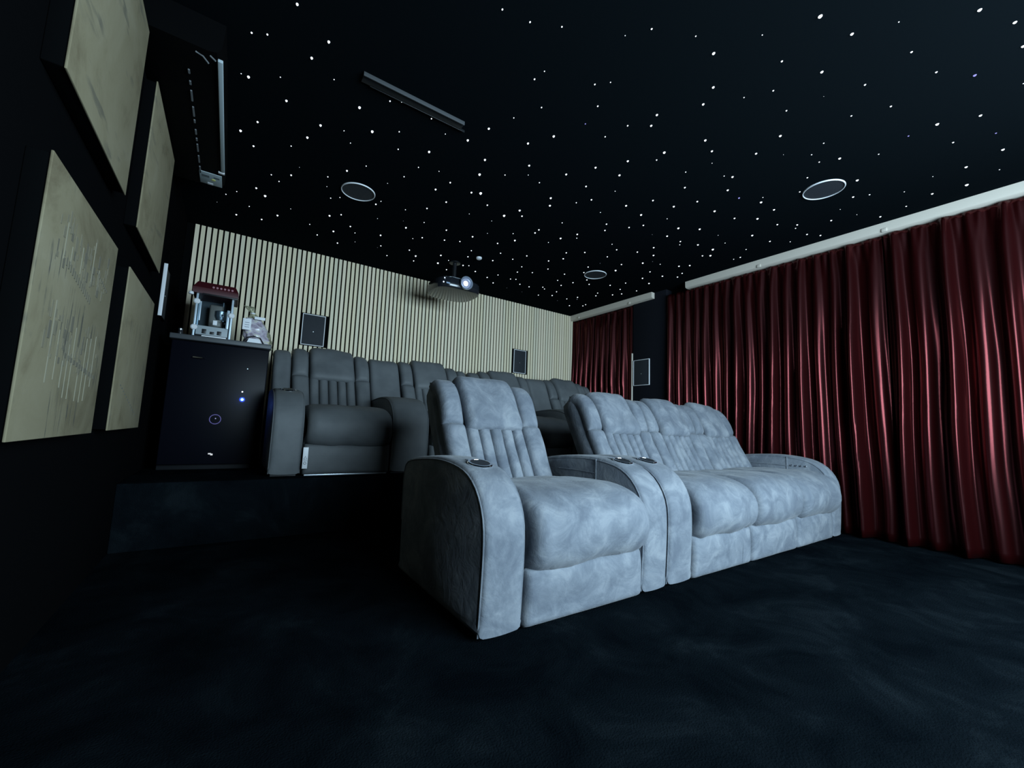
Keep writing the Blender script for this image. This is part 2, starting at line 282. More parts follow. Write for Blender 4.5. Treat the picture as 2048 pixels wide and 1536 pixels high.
# ---------------------------------------------------------------- curtains and their rail
CREST = [(-.95, .9), (-.72, .5), (-.50, 1.1), (-.25, .3), (-.02, 1), (.18, .35), (.34, .9), (.48, .25), (.62, 1.5), (.78, .25), (.90, 1.15), (1.04, .2), (1.20, 1.55), (1.32, .3),
         (1.44, .35), (1.57, 1.05), (1.69, .3), (1.81, 1.3), (1.93, .2), (2.04, .35), (2.15, 1.3), (2.27, .3), (2.38, .4), (2.49, .9), (2.60, .3), (2.72, .7), (2.83, .3), (2.93, .8)]
def curtain(name, ya, yb, crests, label, ztop, zbot, xc, seed, gap=None):
    root = empty(name, (xc, (ya+yb)/2, zbot), label, 'curtain', 'floor length red curtains along the right wall')
    NY = int((yb-ya)/.009); NZ = 46; v = []; f = []
    bounds = []
    cs = sorted(crests)
    for j in range(NZ):
        q = j/(NZ-1); q = q**1.15; z = ztop+(zbot-ztop)*q
        for i in range(NY+1):
            y = ya+(yb-ya)*i/NY
            # wander of the folds grows towards the hem
            yw = y + .018*q*math.sin(2.1*z+seed+3*y) + .012*noise.noise(Vector((y*3, z*1.2, seed)))
            # between which crests
            lo_ = [c for c in cs if c[0] <= yw]; hi = [c for c in cs if c[0] > yw]
            a = lo_[-1] if lo_ else (cs[0][0]-.13, .6); b = hi[0] if hi else (cs[-1][0]+.13, .6)
            t = (yw-a[0])/(b[0]-a[0]); s_ = a[1]*(1-t)+b[1]*t
            wgap = (b[0]-a[0])/.13
            wave = math.cos(2*PI*t); wave = math.copysign(abs(wave)**.8, wave)
            amp = (.020+.030*min(1, q*2.2))*min(1.25, .55+.45*wgap)*(.28+.72*s_)
            head = math.exp(-(q/.035)**2)
            pin = .010*math.sin(2*PI*y/.058)*max(0, 1-q/.10)
            wave = 2*((1+wave)/2)**1.7-.75; x = -amp*wave*(1-.35*head) + pin + .010*noise.noise(Vector((y*6, z*.8, seed+5)))
            x += .004*noise.noise(Vector((y*22, z*2.4, seed+9)))
            zz = z + (.006*math.sin(2*PI*y/.058) if j == 0 else 0)
            v.append(Vector((x, y-(ya+yb)/2, zz-zbot)))
    for j in range(NZ-1):
        for i in range(NY): a = j*(NY+1)+i; f.append((a, a+NY+1, a+NY+2, a+1))
    o = link('fabric', v, f, curtain_m, root)
    sd = o.modifiers.new('solid', 'SOLIDIFY'); sd.thickness = .003
    return root
ZR = 2.425
# two main curtains overlap at 0.97; kept as separate cloths
curtain('curtain', -1.25, .968, [c for c in CREST if c[0] < .98], 'right-hand red curtain, nearest the camera with the widest folds', ZR-.008, .012, 4.225, 1.0)
curtain('curtain', .978, 2.985, [c for c in CREST if c[0] > .94], 'long red curtain hanging behind the grey sofa, right of the black pier', ZR-.008, .012, 4.238, 4.0)
rc = [(3.53+.1*i+.02*math.sin(i*2.3), .15+.7*abs(math.sin(i*1.7))) for i in range(12)]
curtain('curtain', 3.505, 4.635, rc, 'short red curtain in the back corner between slatted wall and pier', ZR-.008, RISE+.01, 4.262, 7.0)
def rail(ya, yb, label):
    root = empty('curtain_rail', (4.22, (ya+yb)/2, ZR), label, 'curtain rail')
    h = (yb-ya)/2; m = MB()
    prof = [Vector((x, z)) for x, z in ((-.030, .082), (-.030, .030), (-.026, .012), (-.012, .004), (.05, .004), (.05, .082))]
    v, f = profile_block(-h, h, prof, .002, 5)
    m.add([Vector((q.y, q.x, q.z)) for q in v], f); m.out('fascia', white_paint, root)
    y = -h+.35
    while y < h: MB().box((-.035, y-.018, .006), (-.02, y+.018, .034), .004).out('bracket', white_paint, root); y += .95
rail(-1.30, 2.70, 'long white curtain rail under the ceiling above the sofa curtains')
rail(3.16, 4.64, 'short white curtain rail in the back right corner')

# ---------------------------------------------------------------- wall and ceiling loudspeakers
def wall_speaker(name, a, b, axis, face, label, near=False):
    """a,b: (horizontal, z) corners; axis: 'y' = on the back wall, '+x' / '-x' = faces +x / -x"""
    wd = b[0]-a[0]; h = b[1]-a[1]; loc = (a[0], face, a[1]) if axis == 'y' else (face, a[0], a[1])
    root = empty(name, loc, label, 'speaker', 'flush wall speakers'); t = .0075
    def P(u0, u1, z0, z1, d0, d1):
        if axis == 'y': return (u0, -d1, z0), (u1, -d0, z1)
        if axis == '+x': return (d0, u0, z0), (d1, u1, z1)
        return (-d1, u0, z0), (-d0, u1, z1)
    fr = MB()
    for q in ((0, wd, 0, t, 0, .016), (0, wd, h-t, h, 0, .016), (0, t, t, h-t, 0, .016), (wd-t, wd, t, h-t, 0, .016)): fr.box(*P(*q), .002)
    fr.out('frame', felt if near else white_plastic, root)
    if near: MB().box(*P(-.006, .0, -.002, h+.002, 0, .022), .002).out('lit_edge', white_plastic, root)  # light on the near edge put in as white, rest of frame darkened
    MB().box(*P(t*.9, wd-t*.9, t*.9, h-t*.9, .001, .012), .003).out('grille', grille, root)
    m = MB(); p0, p1 = P(wd*.5-.004, wd*.5+.004, h*.45-.004, h*.45+.004, .011, .014)
    m.box(p0, p1, .001).out('badge', steel, root)
for (a, b, c, d), lb in zip(SPK_B, ('flush black speaker with white edge in the slats beside the popcorn machine', 'flush black speaker in the slats at the right half of the back wall')):
    wall_speaker('wall_speaker', (a, c), (b, d), 'y', YB-.012, lb)
wall_speaker('wall_speaker', (3.225, 1.352), (3.470, 1.682), '-x', 4.249, 'white-framed speaker on the black pier between the red curtains')
wall_speaker('wall_speaker', (3.70, 1.44), (3.94, 1.81), '+x', XL+.001, 'dark speaker with its lit near edge painted white on the left wall beyond the canvas panels', True)
def ceiling_speaker(x, y, label):
    root = empty('ceiling_speaker', (x, y, ZC), label, 'speaker', 'round ceiling speakers')
    n = 48; prof = [(.1235, 0), (.1235, -.005), (.1215, -.008), (.1175, -.008), (.1165, -.004), (.1165, 0)]
    v = []; f = []
    for r, h in prof:
        for k in range(n): v.append(Vector((r*math.cos(2*PI*k/n), r*math.sin(2*PI*k/n), h)))
    for j in range(len(prof)-1):
        for k in range(n): f.append((j*n+k, j*n+(k+1) % n, (j+1)*n+(k+1) % n, (j+1)*n+k))
    MB().add(v, f).out('rim', white_plastic, root)
    MB().lathe([(.1165, -.003), (.08, -.0045), (.001, -.005)], (0, 0, 0), n=48).out('grille', grille, root)
ceiling_speaker(.662, 3.165, 'round ceiling speaker with white rim above the dark rear seats on the left')
ceiling_speaker(3.312, 1.058, 'round ceiling speaker with white rim at right, nearest the curtain rail')
ceiling_speaker(3.255, 3.205, 'round ceiling speaker with white rim right of the projector, near the back corner')
root = empty('ceiling_sensor', (1.999, 3.64, ZC), 'small white round sensor on the ceiling above the projector lens', 'sensor')
MB().lathe([(.030, 0), (.030, -.012), (.022, -.02), (.002, -.022)], (0, 0, 0), n=24).out('cap', white_plastic, root)
# slim vent
root = empty('ceiling_vent', (.69, 2.02, ZC), 'slim grey and black slot vent on the dark ceiling', 'vent')
MB().box((-.287, .0, -.022), (.283, .006, 0), .001).out('front_lip', mat('dim_grey_lip', (.05, .054, .058), .6), root)
m = MB().box((-.285, .006, -.012), (.285, .062, 0), .001); m.out('duct', black_plastic, root)
MB().box((-.24, .062, -.014), (.315, .066, 0), .001).out('rear_lip', black_plastic, root)

# ---------------------------------------------------------------- air conditioner at the ceiling, left
root = empty('air_conditioner', (-.32, 2.8, 2.335), 'long black air conditioner with a pale strip for its edge highlight under the ceiling at left', 'air conditioner')
def ybox(x0, x1, y0, y1, z0, z1, nm, mt, bev=.002): return MB().box((x0+.32, y0-2.8, z0-2.335), (x1+.32, y1-2.8, z1-2.335), bev).out(nm, mt, root)
prof = [Vector(q) for q in ((-.145, .17), (-.145, .012), (-.11, .002), (.10, .002), (.135, .012), (.155, .045), (.155, .17))]
v, f = profile_block(2.14-2.8, 3.44-2.8, prof, .008, 5)
MB().add([Vector((q.y, q.x, q.z)) for q in v], f).out('housing', mat('matt_black_case', (.002, .0022, .0025), .7, spec=.04), root)
ybox(-.186, -.166, 2.16, 3.17, 2.330, 2.345, 'strip', mat('edge_highlight', (.42, .5, .53), .5), .003)  # highlight on the front lower edge put in as a pale strip
ybox(-.20, -.166, 3.18, 3.20, 2.329, 2.34, 'strip_end', white_plastic)
y = 2.3; random.seed(3)
mlv = MB()
while y < 3.2:
    L = random.choice((.025, .045, .08)); mlv.box((-.300+.32-.10*(y-2.3)*0, y-2.8, -.004), (-.293+.32, y-2.8+L, .002)); y += L+random.uniform(.03, .07)
mlv.out('louvre_edge', grey_strip, root, False)['kind'] = 'stuff'
mlb = MB(); mlb.box((-.302+.32, 3.235-2.8, -.004), (-.182+.32, 3.395-2.8, .0), .0005)
mlb.out('rating_label', mat('silver_label', (.38, .45, .47), .5), root)
MB().box((-.29+.32, 3.27-2.8, -.005), (-.25+.32, 3.30-2.8, -.0035)).box((-.225+.32, 3.27-2.8, -.005), (-.195+.32, 3.29-2.8, -.0035)).out('label_print', mat('label_ink', (.12, .15, .16), .6), root, False)['kind'] = 'stuff'
MB().lathe([(.012, 0), (.012, -.003)], (-.228+.32, 3.315-2.8, -.003), n=16).out('label_dot', mat('label_yellow', (.75, .75, .25), .5), root)
MB().box((-.262+.32, 3.37-2.8, -.006), (-.232+.32, 3.392-2.8, -.003)).out('label_mark', white_plastic, root)
MB().tube([(-.261+.32, 2.136-2.8, -.02), (-.235+.32, 2.136-2.8, -.028), (-.213+.32, 2.136-2.8, -.05)], .0035).tube([(-.211+.32, 2.136-2.8, -.012), (-.190+.32, 2.136-2.8, -.026)], .0035).out('end_glint', grey_strip, root)  # curved edge glint of the end face modelled as grey strokes

# ---------------------------------------------------------------- four printed canvases on the left wall
def canvas_mat(name, seed, streaks, planks):
    m = mat(name, (.5, .46, .36), .8, spec=.15)
    v = coords(m)
    mp = nd(m, 'ShaderNodeMapping'); mp.inputs['Location'].default_value = (seed*1.7, seed*2.3, seed); lk(m, v, mp.inputs['Vector'])
    base = ramp(m, noise_tex(m, mp.outputs[0], 3.0, 6, .65, .5), [(.3, (.165, .135, .082)), (.45, (.245, .210, .132)), (.6, (.275, .238, .155)), (.74, (.31, .275, .19))])
    # vertical streaks broken into dashes
    s1 = nd(m, 'ShaderNodeMapping'); s1.inputs['Scale'].default_value = (1, 60, 2.6) if not planks else (1, 5, 26); lk(m, mp.outputs[0], s1.inputs['Vector'])
    if planks: s1.inputs['Rotation'].default_value = (math.radians(24), 0, 0)
    a = ramp(m, noise_tex(m, s1.outputs[0], 1.0, 2, .5), [(.55, (0, 0, 0)), (.64, (1, 1, 1))])
    s2 = nd(m, 'ShaderNodeMapping'); s2.inputs['Scale'].default_value = (1, 3, 7); lk(m, mp.outputs[0], s2.inputs['Vector'])
    b = ramp(m, noise_tex(m, s2.outputs[0], 1.0, 3, .6), [(.5, (0, 0, 0)), (.62, (1, 1, 1))])
    mul = nd(m, 'ShaderNodeMath', operation='MULTIPLY'); lk(m, a, mul.inputs[0]); lk(m, b, mul.inputs[1])
    k2 = nd(m, 'ShaderNodeMath', operation='MULTIPLY'); lk(m, mul.outputs[0], k2.inputs[0]); k2.inputs[1].default_value = streaks
    mx = nd(m, 'ShaderNodeMix', data_type='RGBA'); lk(m, k2.outputs[0], mx.inputs[0]); lk(m, base, mx.inputs[6]); mx.inputs[7].default_value = (.085, .082, .072, 1)
    lk(m, mx.outputs[2], bc(m))
    wv = nd(m, 'ShaderNodeTexWave', wave_type='BANDS', bands_direction='Z'); wv.inputs['Scale'].default_value = 160; lk(m, v, wv.inputs['Vector'])
    bump(m, wv.outputs['Fac'], .08, .001); return m
PAN = [(1.449, 1.618, 1, .55, True, 'beige canvas with faint diagonal lines, upper left, cut by the top of the photo'),
       (2.458, 1.596, 2, .35, True, 'beige canvas, upper and farther one, next to the air conditioner'),
       (1.456, .674, 3, .95, False, 'largest beige canvas with grey drip streaks, lower left'),
       (2.432, .677, 4, .6, False, 'beige canvas with smoky grey marks, lower one nearest the fridge')]
for y, z, sd, st, pl, lb in PAN:
    root = empty('wall_canvas', (XL, y, z), lb, 'wall panel', 'square canvases on the left wall')
    MB().box((0, .004, .004), (.046, .726, .720), .003).out('frame', felt, root)
    MB().box((.044, 0, 0), (.050, .730, .725), .002).out('canvas', canvas_mat('printed_canvas_%d' % sd, sd, st, pl), root)
    if sd == 3:   # rows of square dots and pale drips printed on the large canvas
        ink = MB(); pale = MB(); sme = MB()
        for q in range(12): ink.box((.0498, .30+.030*q, .235-.0035*q), (.05125, .318+.030*q, .250-.0035*q))
        for q in range(9): ink.box((.0498, .50+.018*q, .555-.004*q), (.0513, .510+.018*q, .565-.004*q))
        for q in range(14): ink.box((.0498, .20+.02*q, .49-.004*q), (.05135, .208+.02*q, .513-.004*q))
        rs = random.Random(5)
        for q in range(9):
            yy = .17+.055*q+rs.uniform(-.015, .015); z0 = .12+rs.uniform(-.02, .05)
            pale.box((.0498, yy, z0), (.05136+q*.00001, yy+rs.uniform(.0025, .005), z0+rs.uniform(.06, .24)))
        for q in range(120):
            yy = .10+.54*rs.random(); z0 = rs.choice((.20, .26, .31, .50, .545, .585))+rs.uniform(-.03, .03)
            (sme if q % 4 else ink).box((.0498, yy, z0), (.0502+q*.000008, yy+rs.uniform(.006, .02), z0+rs.uniform(.012, .05)))
        for q in range(5):
            yy = .16+.09*q+rs.uniform(-.02, .02); pale.box((.0498, yy, .50), (.05137+q*.00001, yy+.004, .50+rs.uniform(.05, .15)))
        sme.out('printed_smears', mat('canvas_smear', (.215, .188, .128), .8), root, False)['kind'] = 'stuff'
        ink.out('printed_dots', mat('canvas_ink', (.155,.138,.10), .8), root, False)['kind'] = 'stuff'; pale.out('printed_drips', mat('canvas_pale', (.275, .25, .18), .8), root, False)['kind'] = 'stuff'
    if sd == 4:
        ink = MB()
        for q in range(12): ink.box((.0498, .12+.04*q, .20-.012*q), (.0504, .145+.04*q, .207-.012*q))
        ink.out('printed_dots', mat('canvas_ink_faint', (.175,.165,.13), .8), root, False)['kind'] = 'stuff'

# ---------------------------------------------------------------- cinema seating
ARM = [(1.298, .020), (1.290, .15), (1.284, .30), (1.290, .40), (1.318, .475), (1.372, .540), (1.455, .585), (1.58, .607), (1.72, .612), (1.88, .602), (2.02, .585), (2.10, .560), (2.13, .50), (2.13, .30), (2.12, .020)]
BK = [(1.800, .36), (1.845, .45), (1.915, .58), (2.005, .75), (2.075, .88), (2.15, 1.03)]
def bk(z):
    for (y0, z0), (y1, z1) in zip(BK, BK[1:]):
        if z <= z1 or (y1, z1) == BK[-1]: return y0+(y1-y0)*(z-z0)/(z1-z0)
def arm(root, x0, x1, m, y0, z0, cup=True, sidepanel=None):
    poly, _ = catmull(ARM, 46); a = poly[-1]; b = poly[0]
    poly = [Vector((p.x+y0, p.y+z0)) for p in poly]+[Vector((a.x+(b.x-a.x)*t+y0, .02+z0)) for t in (.25, .5, .75)]
    v, f = profile_block(x0, x1, poly, .022, 13, .006); mb = MB().add(v, f)
    o = mb.out('arm', m, root, True, 50)
    front = poly[:40]
    for xx in (x0+.004, x1-.004):
        c = Vector((sum(p.x for p in poly)/len(poly), sum(p.y for p in poly)/len(poly)))
        pts = [(xx, p.x-(.0), p.y) for p in front]
        pts = []
        for i, p in enumerate(front):
            t = (front[min(i+1, len(front)-1)]-front[max(i-1, 0)]).normalized(); q = p+Vector((t.y, -t.x))*.0105
            pts.append((xx, q.x, q.y))
        MB().tube(pts, .0038, 6).out('piping', m, o)
    MB().box((x0+.02, 1.34+y0, 0+z0), (x1-.02, 2.08+y0, .03+z0)).out('plinth', black_plastic, root, False)
    if cup:
        xc = (x0+x1)/2-.0; yc = 1.50+y0; zc = .5935+z0
        cu = empty('cup_holder', (0, 0, 0), '', ''); del cu['label'], cu['category']; cu.parent = root; cu.location = (xc, yc, zc)
        cu.rotation_euler = (math.radians(12), 0, 0)
        MB().lathe([(.054, -.02), (.054, .010), (.050, .0145), (.042, .0145), (.040, .010), (.040, .006)], (0, 0, 0), n=40).out('rim', chrome, cu)
        MB().lathe([(.0415, .0135), (.036, .009), (.001, .008)], (0, 0, 0), n=32).out('well', black_plastic, cu)
        MB().box((-.030, .060, -.02), (-.002, .082, .0045), .003).out('control_pad', chrome, cu)
    return o
def seat_unit(root, xa, xb, m, y0, z0, sd, bl=None, br=None, tilt=0):
    """seat cushion, footrest and padded back between x = xa and xb"""
    S = lambda P: [(y+y0, z+z0) for y, z in P]
    W = xb-xa; bl = xa-.02 if bl is None else bl; br = xb-.05 if br is None else br
    sp = [(1.40, .240), (1.335, .245), (1.290, .270), (1.272, .320), (1.283, .385), (1.330, .432), (1.42, .455), (1.60, .456), (1.80, .445), (1.93, .43)]
    part('seat_cushion', m, root, xa+.012, xb-.004, S(sp), .045, .09, r=.058, crown=.010, wr=.007, seed=sd, nu=34, nv=46, wf=6)
    v, f = pillow(lambda v: xa+.006, lambda v: xb-.004, S([(1.318, .008), (1.315, .08), (1.312, .15), (1.318, .222)]), .028, .05, r=.026, crown=.008, wr=.003, seed=sd+3, nu=26, nv=20)
    fo = link('footrest', v, f, m, root)
    MB().tube([(xa+.80*W, 1.2865+y0, .03+z0), (xa+.803*W, 1.2835+y0, .08+z0), (xa+.803*W, 1.2815+y0, .13+z0), (xa+.80*W, 1.2855+y0, .195+z0)], .0022, 6).out('seam', m, fo)
    MB().box((xa+.01, 1.36+y0, z0+.0), (xb-.01, 2.05+y0, .26+z0), .01).out('seat_base', m, root)
    # back shell
    shell = [(bk(z)+.115+y0, z+z0) for z in (.20, .36, .55, .75, .90, 1.00)]
    part('back_shell', m, root, bl+.004, br-.004, shell, .055, .14, r=.045, nu=16, nv=18)
    BW = br-bl; bw = BW*.205; hx0 = bl+bw; hx1 = br-bw
    path = lambda za, zb, dy=0: [(bk(za+(zb-za)*t)+.045+dy+y0, za+(zb-za)*t+z0) for t in (0, .25, .5, .75, 1)]
    hp = [(bk(.735)+.04+y0, .738+z0), (bk(.78)+.012+y0, .775+z0), (bk(.87)+.018+y0, .86+z0), (bk(.94)+.030+y0, .935+z0), (bk(.98)+.065+y0, .994+z0), (bk(.98)+.13+y0, 1.002+z0)]
    part('headrest', m, root, hx0+.004, hx1-.004, hp, .046, .04, r=.040, crown=.006, wr=.006, seed=sd+5, nu=24, nv=26)
    for s_, (a, b) in enumerate(((bl, hx0), (hx1, br))):
        up_ = [(bk(.75)+.045+y0, .752+z0), (bk(.85)+.03+y0, .85+z0), (bk(.93)+.038+y0, .93+z0), (bk(.97)+.075+y0, .970+z0), (bk(.97)+.14+y0, .977+z0)]
        part('upper_bolster', m, root, a+.002, b-.002, up_, .045, .05, r=.042, wr=.005, seed=sd+7+s_, nu=14, nv=22)
        lo1 = (lambda v, a=a, s_=s_: a+(.02*(1-v) if s_ == 0 else -.0*(1-v))); lo2 = (lambda v, b=b, s_=s_: b-(.01*(1-v) if s_ else -.01*(1-v)))
        part('lower_bolster', m, root, lo1, lo2, path(.40, .762, -.004), .045, .05, r=.042, wr=.006, seed=sd+9+s_, nu=14, nv=24)
    cw = (hx1-hx0-.01)/5
    for c in range(5):
        part('lumbar_channel', m, root, hx0+.003+cw*c, hx0+.003+cw*(c+1)+.002, path(.395, .757), .043, .04, r=.030, wr=.004, seed=sd+11+c, nu=10, nv=24)
def inner_seams(root, x, m, side, y0, z0):
    s_ = MB()
    s_.tube([(x, 1.60+y0, .605+z0), (x, 1.60+y0, .55+z0), (x, 1.60+y0, .46+z0)], .003, 6)
    s_.tube([(x, 1.60+y0, .53+z0), (x, 1.75+y0, .533+z0), (x, 1.90+y0, .53+z0)], .003, 6)
    s_.out('inner_seam', m, root)

root = empty('recliner_armchair', (1.315, 1.75, 0), 'single blue-grey microsuede recliner, nearest the camera', 'recliner')
def at(root, fn, *a, **k):
    """build at world coordinates, then move the children under the root's own frame"""
    before = set(COL.objects); fn(*a, **k)
    for o in set(COL.objects)-before:
        if o.parent == root: o.location = o.location - root.location
at(root, arm, root, .781, .966, suede, 0, 0)
at(root, arm, root, 1.656, 1.838, suede, 0, 0)
at(root, seat_unit, root, .972, 1.652, suede, 0, 0, 1, .945, 1.60)
at(root, inner_seams, root, 1.6535, suede, -1, 0, 0)

root = empty('recliner_sofa', (2.97, 1.75, 0), 'three seat blue-grey microsuede recliner sofa beside the single recliner', 'sofa')
at(root, arm, root, 1.848, 2.052, suede, 0, 0)
at(root, arm, root, 3.925, 4.10, suede, 0, 0, False)
for i, (a, b) in enumerate(((2.058, 2.665), (2.668, 3.292), (3.295, 3.922))):
    at(root, seat_unit, root, a, b, suede, 0, 0, 20+i*17, (2.035, 2.672, 3.297)[i], (2.668, 3.293, 3.915)[i])
at(root, inner_seams, root, 3.923, suede, -1, 0, 0)
def usb():
    m = MB()
    for q in range(4): MB().lathe([(.007, 0), (.007, -.006), (.004, -.008)], (3.924, 1.46+.035*q, .535), 'x', 12).out('control_button', chrome, root)
at(root, usb)

def console(root, x0, x1, m, y0, z0):
    arm(root, x0, x1, m, y0, z0, False)
def rear_pad(nm, root, x0, x1, m, y0, z0, zt=.955, sd=0):
    P = [(bk(.52)+.11+y0, .52+z0), (bk(.70)+.10+y0, .70+z0), (bk(zt-.08)+.08+y0, zt-.08+z0), (bk(zt-.02)+.10+y0, zt-.012+z0), (bk(zt-.02)+.17+y0, zt+z0)]
    part(nm, m, root, x0+.003, x1-.003, P, .045, .06, r=.035, wr=.003, seed=sd, nu=14, nv=22)
def loveseat(x, label, tagged):
    y0, z0 = 1.90, RISE
    root = empty('recliner_loveseat', (x+.95, y0+1.75, z0), label, 'recliner', 'dark rear row of recliners')
    at(root, arm, root, x, x+.195, leather, y0, z0)
    at(root, rear_pad, 'rear_wing', root, x+.02, x+.165, leather, y0-.03, z0, .95, 2)
    at(root, seat_unit, root, x+.200, x+.815, leather, y0, z0, 50, x+.165, x+.82)
    at(root, console, root, x+.820, x+1.12, leather, y0, z0)
    at(root, rear_pad, 'console_back', root, x+.822, x+1.12, leather, y0-.03, z0, .965, 3)
    at(root, seat_unit, root, x+1.125, x+1.75, leather, y0, z0, 70, x+1.12, x+1.765)
    at(root, arm, root, x+1.752, x+1.885, leather, y0, z0, False)
    at(root, rear_pad, 'rear_wing', root, x+1.766, x+1.88, leather, y0-.03, z0, .95, 2)
    def extras():
        for a, b in ((x+.20, x+.815), (x+1.125, x+1.75)):
            MB().box((a+.02, 1.30+y0, z0), (b-.02, 1.312+y0, z0+.012), .002).out('metal_rail', steel, root)
        if tagged:
            tg = MB().box((x+.199, 1.262+y0, z0+.055), (x+.232, 1.266+y0, z0+.20), .0015)
            t = tg.out('recline_tab', white_plastic, root); t['label'] = 'pale grey pull tab with printed triangle and circle'
            s_ = MB()
            s_.tube([(x+.206, 1.2605+y0, z0+.118), (x+.215, 1.2605+y0, z0+.140), (x+.225, 1.2605+y0, z0+.118), (x+.206, 1.2605+y0, z0+.118)], .0012, 5)
            s_.tube([(x+.215+.008*math.cos(q*PI/8), 1.2605+y0, z0+.092+.008*math.sin(q*PI/8)) for q in range(17)], .0012, 5)
            s_.tube([(x+.204, 1.2605+y0, z0+.108), (x+.228, 1.2605+y0, z0+.108)], .001, 5)
            s_.out('printed_sign', black_plastic, t)
    at(root, extras)
    return root
loveseat(.245, 'left pair of dark charcoal recliners on the platform, beside the black fridge', True)
loveseat(2.135, 'right pair of dark charcoal recliners on the platform, nearest the back right corner', False)

# ---------------------------------------------------------------- projector
PX, PY, PZ = 1.865, 3.93, 2.15
root = empty('projector', (PX, PY, ZC), 'black ceiling projector with glowing lens in front of the slatted wall', 'projector')
def oval(n, a, b, p=3.2): return [(math.copysign(abs(math.cos(q))**(2/p), math.cos(q))*a, math.copysign(abs(math.sin(q))**(2/p), math.sin(q))*b) for q in [2*PI*k/n for k in range(n)]]
mb = MB(); zz = PZ-ZC; v = []; f = []; n = 64
for s_, h in ((.90, .0), (.965, .004), (1, .02), (1, .07), (.97, .105), (.86, .12)):
    v += [Vector((x*s_, y*s_, zz+h)) for x, y in oval(n, .255, .235)]
for j in range(5):
    for k in range(n): f.append((j*n+k, j*n+(k+1) % n, (j+1)*n+(k+1) % n, (j+1)*n+k))
f.append(tuple(range(n))[::-1]); f.append(tuple(range(5*n, 6*n)))
mb.add(v, f).out('housing', mat('projector_black', (.012, .014, .018), .16, spec=.6), root)
LX, LZ = 1.885-PX, 2.215-ZC
MB().lathe([(.040, .0), (.062, .03), (.069, .05), (.069, .070), (.060, .070), (.054, .05), (.044, .044)], (LX, -.20, LZ), 'y', 40).out('lens_ring', mat('lens_ring', (.25, .3, .36), .3, .6), root)
lens = MB().lathe([(.052, .046), (.040, .054), (.018, .058), (.001, .059)], (LX, -.20, LZ), 'y', 32).out('lens', emit('lens_glow_outer', (.45, .62, 1), .5), root)
MB().lathe([(.026, .056), (.020, .062), (.001, .064)], (LX-.006, -.20, LZ-.004), 'y', 24).out('lamp_glow', emit('lens_light', (.8, .9, 1), 6), lens)
MB().tube([(-.20, -.176, zz+.108), (-.12, -.215, zz+.112), (0, -.228, zz+.108)], .0025).out('top_edge', steel, root)
MB().box((-.185, -.222, zz+.030), (-.06, -.214, zz+.048), .003).out('front_vent', mat('vent_highlight', (.25, .32, .42), .35, .6), root)  # highlight streak on the vent put into its pale blue colour
sled = emit('status_led', (.6, .75, 1), 2.5)
MB().lathe([(.006, 0), (.006, .004)], (-.20, -.205, zz+.085), 'y', 12).out('indicator_light', sled, root)
MB().lathe([(.007, 0), (.007, .004)], (-.205, -.195, zz+.045), 'y', 12).out('indicator_light', sled, root)
MB().lathe([(.022, 0), (.022, -.24+.0)], (0, 0, 0), n=20).lathe([(.06, 0), (.06, -.008), (.05, -.012)], (0, 0, 0), n=32).out('ceiling_mount', black_plastic, root)
pl = bpy.data.lights.new('lens_spill', 'POINT'); pl.energy = .12; pl.color = (.6, .75, 1); pl.shadow_soft_size = .02
po = bpy.data.objects.new('lens_spill', pl); COL.objects.link(po); po.location = (1.885, 3.58, 2.215); po.parent = None

# ---------------------------------------------------------------- fridge with popcorn machine and snack bags
FX0, FX1, FY, FT = -.385, .222, 3.75, 1.30
root = empty('bar_fridge', ((FX0+FX1)/2, 4.05, RISE), 'glossy black bar fridge with blue light, left of the rear seats', 'fridge')
def fb(nm, a, b, m, bev=.004, smooth=True):
    c = root.location; return MB().box([a[i]-c[i] for i in range(3)], [b[i]-c[i] for i in range(3)], bev).out(nm, m, root)
fb('body', (FX0, FY+.05, RISE), (FX1, 4.42, FT), black_plastic)
fb('worktop', (FX0-.012, FY-.012, FT), (FX1+.008, 4.44, FT+.038), dark_top, .006)
door = fb('door', (FX0+.004, FY, RISE+.04), (FX1-.004, FY+.046, FT-.008), black_gloss, .006)
c = root.location
def dl(p): return (p[0]-c.x, p[1]-c.y, p[2]-c.z)
MB().tube([dl((-.262, FY+.002, 1.178)), dl((-.25, FY-.022, 1.178)), dl((-.195, FY-.026, 1.176)), dl((-.182, FY+.002, 1.175))], .0045).out('handle', chrome, door)
MB().lathe([(.0035, 0), (.0035, .004)], dl((.088, FY, 1.130)), 'y', 12).out('screw', steel, door)
MB().lathe([(.005, 0), (.005, .004)], dl((.070, FY, .952)), 'y', 12).out('white_indicator', emit('white_led', (.8, .85, 1), 3), door)
MB().lathe([(.010, 0), (.010, .005), (.006, .008)], dl((.074, FY, .893)), 'y', 16).out('blue_indicator', emit('blue_led', (.12, .32, 1), 7), door)
v = []; f = []; n = 32
tor = MB().tube([(dl((-.079+.034*math.cos(q*2*PI/n), FY-.002, .737+.034*math.sin(q*2*PI/n)))) for q in range(n+1)], .0028, 6)
tor.out('door_ring', emit('ring_emission', (.09, .09, .28), .9), door)  # blue ring with a weak emission of its own
MB().lathe([(.004, 0), (.004, .004)], dl((-.077, FY, .743)), 'y', 10).out('ring_centre', emit('ring_dot', (.3, .32, .6), 1), door)
MB().box(dl((-.098, FY-.003, .482)), dl((-.080, FY, .491)), .001).box(dl((-.084, FY-.003, .475)), dl((-.070, FY, .487)), .001).out('badge', emit('badge_glow', (.8, .85, .9), .8), door)  # badge brightness put in as emission
MB().lathe([(.019, 0), (.019, .002)], dl((.074, FY, .893)), 'y', 24).out('blue_halo_disc', emit('blue_halo', (.02, .07, 1), .55), door)  # glowing disc added for the halo round the blue light
